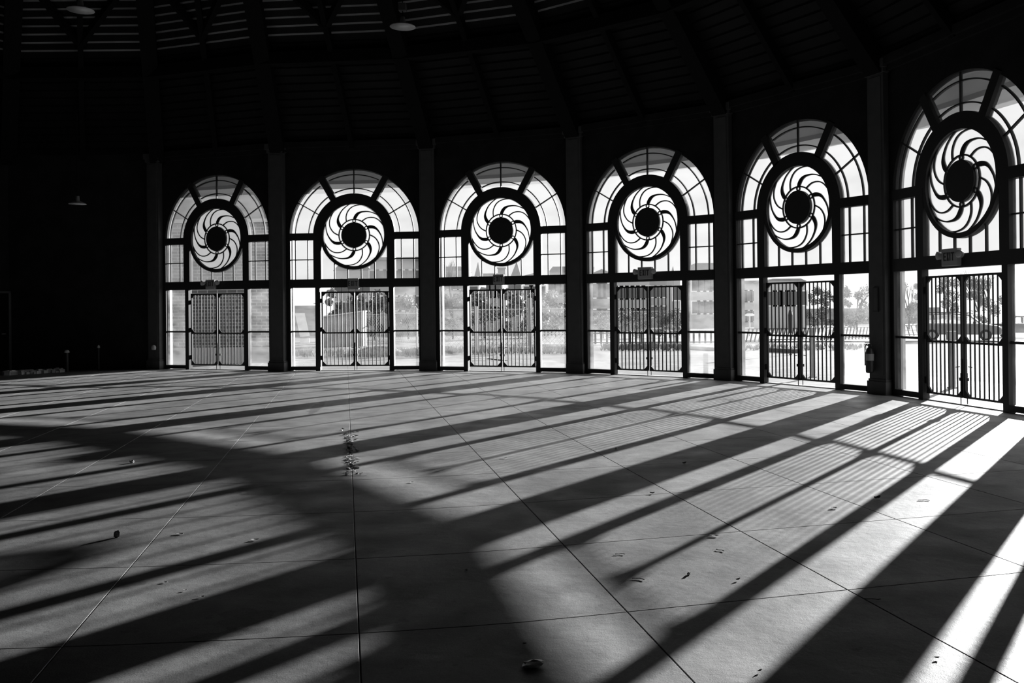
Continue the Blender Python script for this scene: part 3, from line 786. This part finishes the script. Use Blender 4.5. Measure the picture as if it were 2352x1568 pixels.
def chain_fence(p0, p1, h, label):
    a, c = outside(*p0), outside(*p1); L_ = (c - a).length; d = (c - a) / L_; sl = d.z
    t_ = empty('chain_link_fence', a, math.atan2(d.y, d.x)); tag(t_, label, 'fence')
    x = 0
    while x <= L_ + .01:
        MB().tube((x, 0, sl * x), (x, 0, sl * x + h + .06), .05, n=8).build('fence_post', M['steel'], t_); x += L_ / max(1, round(L_ / 5))
    q = MB(); q.tube((0, 0, h), (L_, 0, sl * L_ + h), .035, n=6); q.build('top_rail', M['steel'], t_)
    q = MB(); s_ = .22; r_ = .008; x = -h
    while x < L_:
        for sg in (1, -1):
            x0, x1 = (x, x + h) if sg == 1 else (x + h, x)
            # clip to 0..L
            def cl(xa, za, xb, zb):
                if xa == xb: return None
                pts = []
                f0, f1 = 0.0, 1.0
                for bound in (0, L_):
                    f = (bound - xa) / (xb - xa)
                    if xb > xa: 
                        if bound == 0: f0 = max(f0, f)
                        else: f1 = min(f1, f)
                    else:
                        if bound == 0: f1 = min(f1, f)
                        else: f0 = max(f0, f)
                if f1 <= f0: return None
                return [(xa + (xb - xa) * f, za + (zb - za) * f) for f in (f0, f1)]
            r2 = cl(x0, 0, x1, h)
            if r2: q.tube((r2[0][0], 0, sl * r2[0][0] + r2[0][1]), (r2[1][0], 0, sl * r2[1][0] + r2[1][1]), r_, n=3, cap=False)
        x += s_
    q.build('wire_mesh', M['steel'], t_)
chain_fence((1010, 800), (1330, 798), 1.75, 'chain-link fence with round posts behind the third arch from the left')
chain_fence((838, 786), (985, 790), 1.7, 'chain-link fence run at the right behind the second arch from the left')
chain_fence((1340, 770), (1560, 770), 1.9, 'distant chain-link fence above the dark picket fence')

# ---- W2 : leaning slab, concrete box, low wall
def slab_box(name, pix, py_top, dep, m, label, cat, lean=0):
    a, c = outside(*pix[0]), outside(*pix[1]); L_ = (c - a).length; d = (c - a) / L_
    h = at_depth(pix[0][0], py_top, a.y).z - a.z
    q = MB().box(0, L_, 0, dep, -.1, h); o = q.build(name, m, None, bevel=.02)
    o.location = a; o.rotation_euler = (0, 0, math.atan2(d.y, d.x)); tag(o, label, cat); return o
a = outside(700, 786); sb = empty('signboard', a, R(8)); tag(sb, 'white blank board leaning over behind the second arch from the left', 'board')
hgt = at_depth(690, 719, a.y).z - a.z; kx = a.y / FPX
MB().prism([(-10 * kx, .35), (11 * kx, .40), (0 * kx, hgt), (-21 * kx, hgt)], -.04, .04).build('board_panel', M['white'], sb)
MB().prism([(-10 * kx, -.05), (11 * kx, -.05), (10 * kx, .28), (-11 * kx, .22)], -.06, .06).build('foot_block', M['white'], sb)
a, c = outside(735, 795), outside(806, 797)
bx_ = MB(); L_ = c.x - a.x; h0_ = at_depth(745, 729, a.y).z - a.z; h1_ = at_depth(800, 716, a.y).z - a.z
bx_.prism([(0, -.1), (L_, -.1), (L_, h1_), (0, h0_)], 0, .8)
cb_ = empty('concrete_block', a); tag(cb_, 'tall grey concrete block with a sloping top behind the second arch from the left', 'block')
bx_.build('block_body', M['concrete'], cb_)
MB().prism([(-.03, h0_), (L_ + .03, h1_), (L_ + .03, h1_ + .06), (-.03, h0_ + .06)], -.05, .85).build('coping', M['apron'], cb_)
slab_box('retaining_wall', [(820, 768), (968, 770)], 719, .3, M['concrete'], 'plain grey retaining wall behind the second arch from the left', 'wall')
slab_box('retaining_wall', [(1000, 768), (1330, 768)], 738, .3, M['concrete'], 'low retaining wall behind the chain-link fence of the third arch', 'wall')
sh = slab_box('dark_shed', [(640, 770), (742, 768)], 702, 3, M['houseb'], 'flat roofed dark shed behind the white leaning board', 'shed')
shed_top = max((sh.matrix_basis @ v.co).z for v in sh.data.vertices)
slab_box('lakeside_wall', [(1560, 750), (2160, 746)], 712, .5, M['concrete'], 'long retaining wall across the water behind the right arches', 'wall')
for px, y0, y1, lb in ((707, 702, 682, 'taller thin antenna mast on the shed behind the second arch'), (720, 702, 688, 'shorter thin antenna mast right of the taller one on the shed')):
    a = outside(px, 770); z0_, z1_ = shed_top - .02, at_depth(px, y1, a.y + 1).z
    ap_ = sh.matrix_basis @ Vector((a.x - sh.location.x, 1.5, 0)); t_ = empty('antenna_mast', (ap_.x, ap_.y, z0_)); tag(t_, lb, 'antenna')
    MB().tube((0, 0, 0), (0, 0, z1_ - z0_), .03, n=6).build('mast', M['black'], t_)
    MB().box(-.25, .1, -.02, .02, .2, .28).build('cross_arm', M['black'], t_)
def pole(px, y_base, y_top, r_, m, label, cat='pole', cap=None, name='pole'):
    a = outside(px, y_base); h = at_depth(px, y_top, a.y).z - a.z
    t_ = empty(name, a); tag(t_, label, cat)
    MB().tube((0, 0, -.05), (0, 0, h), r_, n=12).build('shaft', M[m], t_)
    if cap: MB().box(-cap, cap, -cap * .8, cap * .8, h - .14, h + .02).build('top_box', M[m], t_)
    MB().tube((0, 0, -.02), (0, 0, .04), r_ * 1.8, n=12).build('base_collar', M[m], t_)
    return t_, h
pole(958, 812, 708, .035, 'white', 'thin white pole behind the right side light of the second arch')
pole(1095, 812, 703, .06, 'pale', 'pale upright pole behind the left gate leaf of the third arch')
pole(1218, 800, 684, .10, 'houseb', 'weathered upright pole behind the right gate leaf of the third arch')
pole(2188, 893, 763, .055, 'concrete', 'grey square-topped post close behind the left gate leaf of the rightmost arch', 'post', .085, 'bollard')
pole(1868, 868, 752, .05, 'pale', 'pale post behind the right gate leaf of the second arch from the right', 'post', None, 'bollard')
pole(1701, 858, 768, .06, 'pale', 'pale post behind the left side light of the second arch from the right', 'post', None, 'bollard')
# folded parasol-like dark pole
t_, h = pole(1816, 815, 712, .025, 'black', 'dark pole with a thick wrapped top on the road, second arch from the right', 'pole')
MB().lathe([(.03, h * .48), (.075, h * .52), (.085, h * .9), (.04, h)], (0, 0, 0), 12).build('wrapped_top', M['black'], t_)
a, c = outside(1769, 808), outside(1832, 811); d = c - a
o = MB().prism([(0, 0), (d.length, 0), (d.length - .04, .16), (.04, .16)], -.1, .1).build('wheel_stop', M['black'], bevel=.02); o.location = a; o.rotation_euler = (0, 0, math.atan2(d.y, d.x)); tag(o, 'dark wheel stop on the road by the dark pole', 'wheel stop')
a, c = outside(1588, 802), outside(1650, 805); d = c - a
o = MB().prism([(0, 0), (d.length, 0), (d.length - .05, .15), (.05, .15)], -.1, .1).build('wheel_stop', M['apron'], bevel=.02); o.location = a; o.rotation_euler = (0, 0, math.atan2(d.y, d.x)); tag(o, 'pale concrete wheel stop behind the right side light of the third arch from the right', 'wheel stop')
# street lamp across the fence
a = outside(1722, 772); hl = at_depth(1724, 726, a.y).z - a.z
t_ = empty('street_lamp', a); tag(t_, 'small pale street lamp behind the left side light of the second arch from the right', 'street lamp')
MB().tube((0, 0, 0), (0, 0, hl), .06, .04).build('pole', M['pale'], t_)
MB().lathe([(.1, 0), (.34, .04), (.36, .1), (.2, .2)], (0, 0, hl), 16).build('lamp_head', M['white'], t_)

# ---- mounds of dry growth
def mound(px, py, rx, ry, h, label, seed, m='dirt'):
    a = outside(px, py); rn = random.Random(seed); q = MB(); nr, na = 7, 22; top = None; rows = []
    for i in range(1, nr + 1):
        f = i / nr; rows.append([q.bm.verts.new((rx * f * math.cos(2 * PI * k / na) * (1 + rn.uniform(-.08, .08)), ry * f * math.sin(2 * PI * k / na), h * math.cos(f * PI / 2) ** 1.3 * (1 + rn.uniform(-.2, .2)) - .06 * f)) for k in range(na)])
    c = q.bm.verts.new((0, 0, h))
    for k in range(na): q.bm.faces.new([c, rows[0][k], rows[0][(k + 1) % na]])
    for r1, r2 in zip(rows, rows[1:]):
        for k in range(na): q.bm.faces.new([r1[k], r1[(k + 1) % na], r2[(k + 1) % na], r2[k]])
    o = q.build('earth_mound', M[m], smooth=True); o.location = a; tag(o, label, 'mound')
mound(870, 815, 1.6, 1.0, .32, 'low earth mound behind the right gate leaf of the second arch from the left', 1)
mound(1000, 808, 2.2, 1.2, .25, 'low earth bank at the left behind the third arch from the left', 2)
mound(1275, 806, 1.4, .7, .18, 'dark low earth bank at the right behind the third arch from the left', 3)
def tufts(px0, px1, py, n_, hmax, label, seed, m='leafd'):
    rn = random.Random(seed); q = MB(); cc = outside((px0 + px1) / 2, py)
    for k in range(n_):
        a = outside(rn.uniform(px0, px1), py + rn.uniform(-5, 5)) - cc
        for b_ in range(7):
            dx, dy = rn.uniform(-.12, .12), rn.uniform(-.12, .12); h = rn.uniform(.3, 1) * hmax
            v = [q.bm.verts.new(a + Vector((-.02, 0, 0))), q.bm.verts.new(a + Vector((.02, 0, 0))), q.bm.verts.new(a + Vector((dx, dy, h)))]
            q.bm.faces.new(v)
    o = q.build('dry_grass', M[m]); o.location = cc; tag(o, label, 'grass', kind='stuff')
tufts(650, 1000, 815, 260, .3, 'rough dry grass behind the second arch from the left', 1, 'leafm')
tufts(1000, 1330, 808, 260, .3, 'rough dry grass behind the third arch from the left', 2, 'leafm')
tufts(1380, 1580, 801, 220, .3, 'dark weeds along the foot of the dark picket fence', 3)
tufts(1690, 1990, 800, 160, .25, 'sparse weeds along the foot of the leaning barricade', 4, 'leafm')

# ---- trees
def tree(px0, px1, y_base, y_top, Y, label, seed, m='leafd', bare=False, dens=2600, group='trees across the road'):
    rn = random.Random(seed); cxp = (px0 + px1) / 2; b0 = at_depth(cxp, y_base, Y); top = at_depth(cxp, y_top, Y)
    x, y = b0.x, b0.y; z0_ = gz(x, y); H = top.z - z0_; Wd = (px1 - px0) / 2 * Y / FPX
    t_ = empty('bare_tree' if bare else 'bushy_tree', (x, y, z0_)); tag(t_, label, 'tree', group)
    q = MB(); tips = []
    def grow(p, d, l, r_, dep):
        e = p + d * l; q.tube(p, e, r_, r_ * .7, n=5, cap=False); tips.append(e)
        if dep == 0: return
        for _ in range(3 if dep > 1 else 2):
            nd = (d + Vector((rn.uniform(-.8, .8) * Wd / H * 1.6, rn.uniform(-.5, .5), rn.uniform(-.1, .5)))).normalized(); grow(e, nd, l * rn.uniform(.55, .8), r_ * .6, dep - 1)
    grow(Vector((0, 0, -.1)), Vector((0, 0, 1)), H * .34, H * .022, 5 if bare else 3)
    q.build('trunk', M['bark'], t_)
    if not bare:
        q = MB(); cl = []
        for k in range(16):
            cl.append((Vector((rn.uniform(-.8, .8) * Wd, rn.uniform(-.5, .5) * Wd, H * rn.uniform(.12, .86))), rn.uniform(.18, .34) * min(Wd, H)))
        for k in range(dens):
            c, r_ = rn.choice(cl); v = Vector((rn.gauss(0, 1), rn.gauss(0, 1), rn.gauss(0, 1))).normalized() * r_ * rn.uniform(.5, 1.05); p = c + v
            if p.z < .05: p.z = .05
            s_ = rn.uniform(.05, .1) * min(H, 5) * .34; a1 = Vector((rn.uniform(-1, 1), rn.uniform(-1, 1), rn.uniform(-1, 1))).normalized() * s_; a2 = a1.cross(v + Vector((.01, 0, 0))).normalized() * s_ * .6
            q.bm.faces.new([q.bm.verts.new(p - a1), q.bm.verts.new(p + a2), q.bm.verts.new(p + a1), q.bm.verts.new(p - a2)])
        q.build('foliage', M[m], t_)
tree(752, 830, 700, 652, 62, 'dark bushy tree left of the concrete block top, behind the second arch', 1)
tree(815, 905, 702, 655, 64, 'dark bushy tree directly above the right gate leaf of the second arch', 2)
tree(890, 985, 712, 660, 66, 'grey bushy tree behind the right side light of the second arch', 3, 'leafm')
tree(1000, 1080, 706, 655, 64, 'grey bushy tree behind the left side light of the third arch', 4, 'leafm')
tree(1065, 1160, 708, 655, 66, 'dark bushy tree behind the left gate leaf of the third arch', 5)
tree(1150, 1235, 708, 652, 65, 'dark bushy tree behind the right gate leaf of the third arch', 6)
tree(1225, 1330, 712, 650, 68, 'grey bushy tree behind the right side light of the third arch', 7, 'leafm')
tree(1340, 1430, 745, 712, 60, 'low grey shrub behind the left side light of the third arch from the right', 8, 'leafm')
tree(1425, 1500, 748, 708, 60, 'low dark shrub behind the left gate leaf of the third arch from the right', 9, 'leafm')
tree(1495, 1580, 748, 706, 61, 'low dark shrub behind the right gate leaf of the third arch from the right', 10)
tree(1850, 1925, 705, 645, 112, 'dark tree behind the right gate leaf of the second arch from the right', 11)
tree(2135, 2216, 700, 622, 108, 'grey tree behind the left gate leaf of the rightmost arch', 12, 'leafm')
tree(2215, 2330, 700, 618, 100, 'grey tree behind the right gate leaf of the rightmost arch', 13, 'leafm')
tree(2050, 2125, 715, 634, 100, 'pale grey tree behind the left side light of the rightmost arch', 14, 'leafm')
tree(1925, 2010, 715, 640, 98, 'pale tree behind the right side light of the second arch from the right', 15, 'leafm')
tree(1020, 1055, 650, 606, 100, 'bare branching tree above the flat roofed house behind the third arch', 16, bare=True)
tree(2205, 2290, 690, 625, 80, 'tall bare tree behind the right gate leaf of the rightmost arch', 17, bare=True)

# ---- far houses
def house(px0, px1, y_top, Y, label, roof='flat', y_roof=None, m='house', nwin=5, rows_=3, y_base=760):
    a, c = at_depth(px0, y_top, Y), at_depth(px1, y_top, Y); W_ = c.x - a.x; zb = gz(a.x, Y) - .5; H = a.z - zb; cxm = (a.x + c.x) / 2
    t_ = empty('house', (cxm, Y, zb)); tag(t_, label, 'house', 'houses beyond the fence'); hw_ = W_ / 2
    MB().box(-hw_, hw_, 0, 9, 0, H).build('walls', M[m], t_)
    kx = Y / FPX
    if roof == 'flat': MB().box(-hw_ - .2, hw_ + .2, -.3, 9.2, H, H + .35).build('cornice', M['slate'], t_)
    else:
        rh = (y_top - y_roof) * kx
        q = MB()
        if roof == 'cone':
            q.tube((0, 4.5, H), (0, 4.5, H + rh), hw_ * 1.08, .03, n=8)
        elif roof == 'gable':
            q.prism([(-hw_ - .3, H), (hw_ + .3, H), (0, H + rh)], -.3, 9)
        elif roof == 'side':
            q.prism([(-hw_ - .2, H), (hw_ + .2, H), (hw_ * .75, H + rh), (-hw_ * .75, H + rh)], 0, 9)
        q.build('roof', M['slate'], t_)
    for i in range(nwin):
        for j in range(rows_):
            x = -hw_ + W_ * (i + .5) / nwin; z = H - 1.2 - 3.0 * j - 1.6
            if z < .5: continue
            wd = MB(); wd.box(x - .62, x + .62, -.06, .02, z - .1, z + 1.75).build('window_frame', M['white'], t_)
            MB().box(x - .45, x + .45, -.09, -.05, z + .05, z + 1.6).build('pane', M['pane'], t_)
    return t_, H, kx
house(850, 968, 598, 104, 'large pale house with a railed flat roof behind the right side of the second arch', 'flat', None, 'house', 7, 4)
house(768, 850, 622, 120, 'broad pale house left of the large one behind the second arch', 'side', 608, 'house', 5, 4)
house(1008, 1066, 622, 136, 'flat roofed house behind the left panes of the third arch', 'side', 612, 'house', 4, 3)
house(1079, 1097, 634, 104, 'narrow turret with a steep pointed roof behind the third arch', 'cone', 598, 'houseb', 1, 3)
t_, H, kx = house(1100, 1150, 634, 120, 'low house with a chimney between the two pointed roofs of the third arch', 'side', 628, 'house', 4, 3)
MB().box(0.9, 1.9, 2, 3, H, H + 21 * kx).box(.8, 2.0, 1.9, 3.1, H + 18 * kx, H + 21 * kx).build('chimney', M['houseb'], t_)
house(1167, 1197, 636, 136, 'house with a tall pyramid roof behind the third arch', 'cone', 598, 'houseb', 2, 3)
house(1205, 1250, 634, 104, 'low gabled house right of the tall pyramid roof', 'gable', 627, 'house', 3, 3)
house(1262, 1325, 626, 120, 'house with a mansard roof behind the right panes of the third arch', 'side', 612, 'house', 5, 3)
house(1340, 1362, 618, 136, 'narrow tall house at the left edge behind the third arch from the right', 'flat', None, 'house', 2, 4)
house(1364, 1400, 628, 104, 'gabled house low behind the left panes of the third arch from the right', 'gable', 618, 'houseb', 3, 4)
house(1402, 1490, 638, 120, 'wide windowed house behind the left gate leaf of the third arch from the right', 'side', 634, 'house', 7, 4)
house(1492, 1545, 640, 136, 'low windowed house behind the right gate leaf of the third arch from the right', 'flat', None, 'houseb', 4, 4)
house(1548, 1562, 634, 104, 'small turret with a pointed roof behind the third arch from the right', 'cone', 608, 'house', 1, 3)
house(1590, 1660, 620, 120, 'large sloping roofed house behind the right panes of the third arch from the right', 'side', 604, 'house', 5, 4)
house(1690, 1760, 650, 136, 'many windowed house behind the left side light, second arch from the right', 'flat', None, 'house', 6, 4)
house(1765, 1850, 646, 104, 'pale small windowed house behind the left gate leaf, second arch from right', 'side', 640, 'house', 6, 3)
house(560, 640, 640, 120, 'distant low block hidden between the first and second arches', 'flat', None, 'house', 5, 2) if False else None

# ---- parked cars seen through the right gate
def car(px, py, rz, label, mb, s_=1.0, hatch=True):
    a = outside(px, py); t_ = empty('parked_car', (a.x, a.y, a.z), rz); tag(t_, label, 'car', 'cars parked behind the rightmost arch'); L_, W_ = 4.5 * s_, 1.75
    if hatch: body = [(-2.2, .35), (2.2, .35), (2.25, .62), (2.1, .82), (1.25, .95), (-2.15, 1.0), (-2.28, .7)]; roof = [(1.2, .93), (.55, 1.42), (-.4, 1.52), (-1.7, 1.47), (-2.12, .98)]
    else: body = [(-2.2, .33), (2.2, .33), (2.25, .6), (2.1, .78), (1.2, .9), (-1.5, .93), (-2.2, .9), (-2.25, .6)]; roof = [(1.15, .88), (.45, 1.33), (-.7, 1.36), (-1.55, .92)]
    MB().prism(body, -W_ / 2, W_ / 2).build('body', mb, t_, bevel=.07)
    gq = MB(); gq.prism([(x * .97, z - .01) for x, z in roof], -W_ / 2 + .14, W_ / 2 - .14); gq.build('cabin_glass', M['cargl'], t_)
    rt = max(z for _, z in roof); rx = [x for x, z in roof]
    q = MB(); xs = roof[1:-1]; q.prism([(x, z - .02) for x, z in xs] + [(x, z + .05) for x, z in xs[::-1]], -W_ / 2 + .12, W_ / 2 - .12)
    for (x0, z0_), (x1, z1_) in ((roof[0], roof[1]), (roof[-1], roof[-2])):
        for yy in (-W_ / 2 + .14, W_ / 2 - .14): q.tube((x0, yy, z0_), (x1, yy, z1_ + .02), .045, n=6)
    for yy in (-W_ / 2 + .13, W_ / 2 - .13):
        q.tube((-.35, yy, .95), (-.35, yy, rt - .05), .045, n=6)
        if hatch: q.tube((-1.35, yy, .95), (-1.4, yy, rt - .08), .05, n=6)
    q.build('roof_panel', mb, t_)
    if hatch: MB().tube((.3, -.6, rt + .08), (-1.6, -.6, rt + .06), .02).tube((.3, .6, rt + .08), (-1.6, .6, rt + .06), .02).build('roof_rails', M['black'], t_)
    for x in (-1.4, 1.4):
        for yy in (-W_ / 2, W_ / 2):
            s2_ = 1 if yy > 0 else -1
            w_ = MB().tube((x, yy - s2_ * .2, .32), (x, yy + s2_ * .02, .32), .32, n=20).build('wheel', M['tyre'], t_)
            MB().tube((x, yy, .32), (x, yy + s2_ * .03, .32), .19, n=14).build('hubcap', M['steel'], w_)
    for yy in (-.65, .65):
        MB().box(2.16, 2.27, yy - .18, yy + .18, .62, .76).build('headlight', M['lens'], t_)
        MB().box(-2.29, -2.2, yy - .14, yy + .14, .72, .92).build('tail_light', M['black'], t_)
    for yy in (-W_ / 2 - .09, W_ / 2 + .09): MB().box(.75, .92, yy - .09, yy + .09, .95, 1.08).build('wing_mirror', mb, t_)
    MB().box(2.24, 2.28, -.5, .5, .4, .55).box(-2.3, -2.25, -.3, .3, .5, .62).build('number_plate_panel', M['black'], t_)
car(2203, 781, R(-24), 'dark estate car with roof rails parked behind the rightmost gate', M['cars'], 1, True)
car(2362, 775, R(-24), 'dark saloon car partly cut off at the right behind the rightmost gate', M['carb'], 1, False)
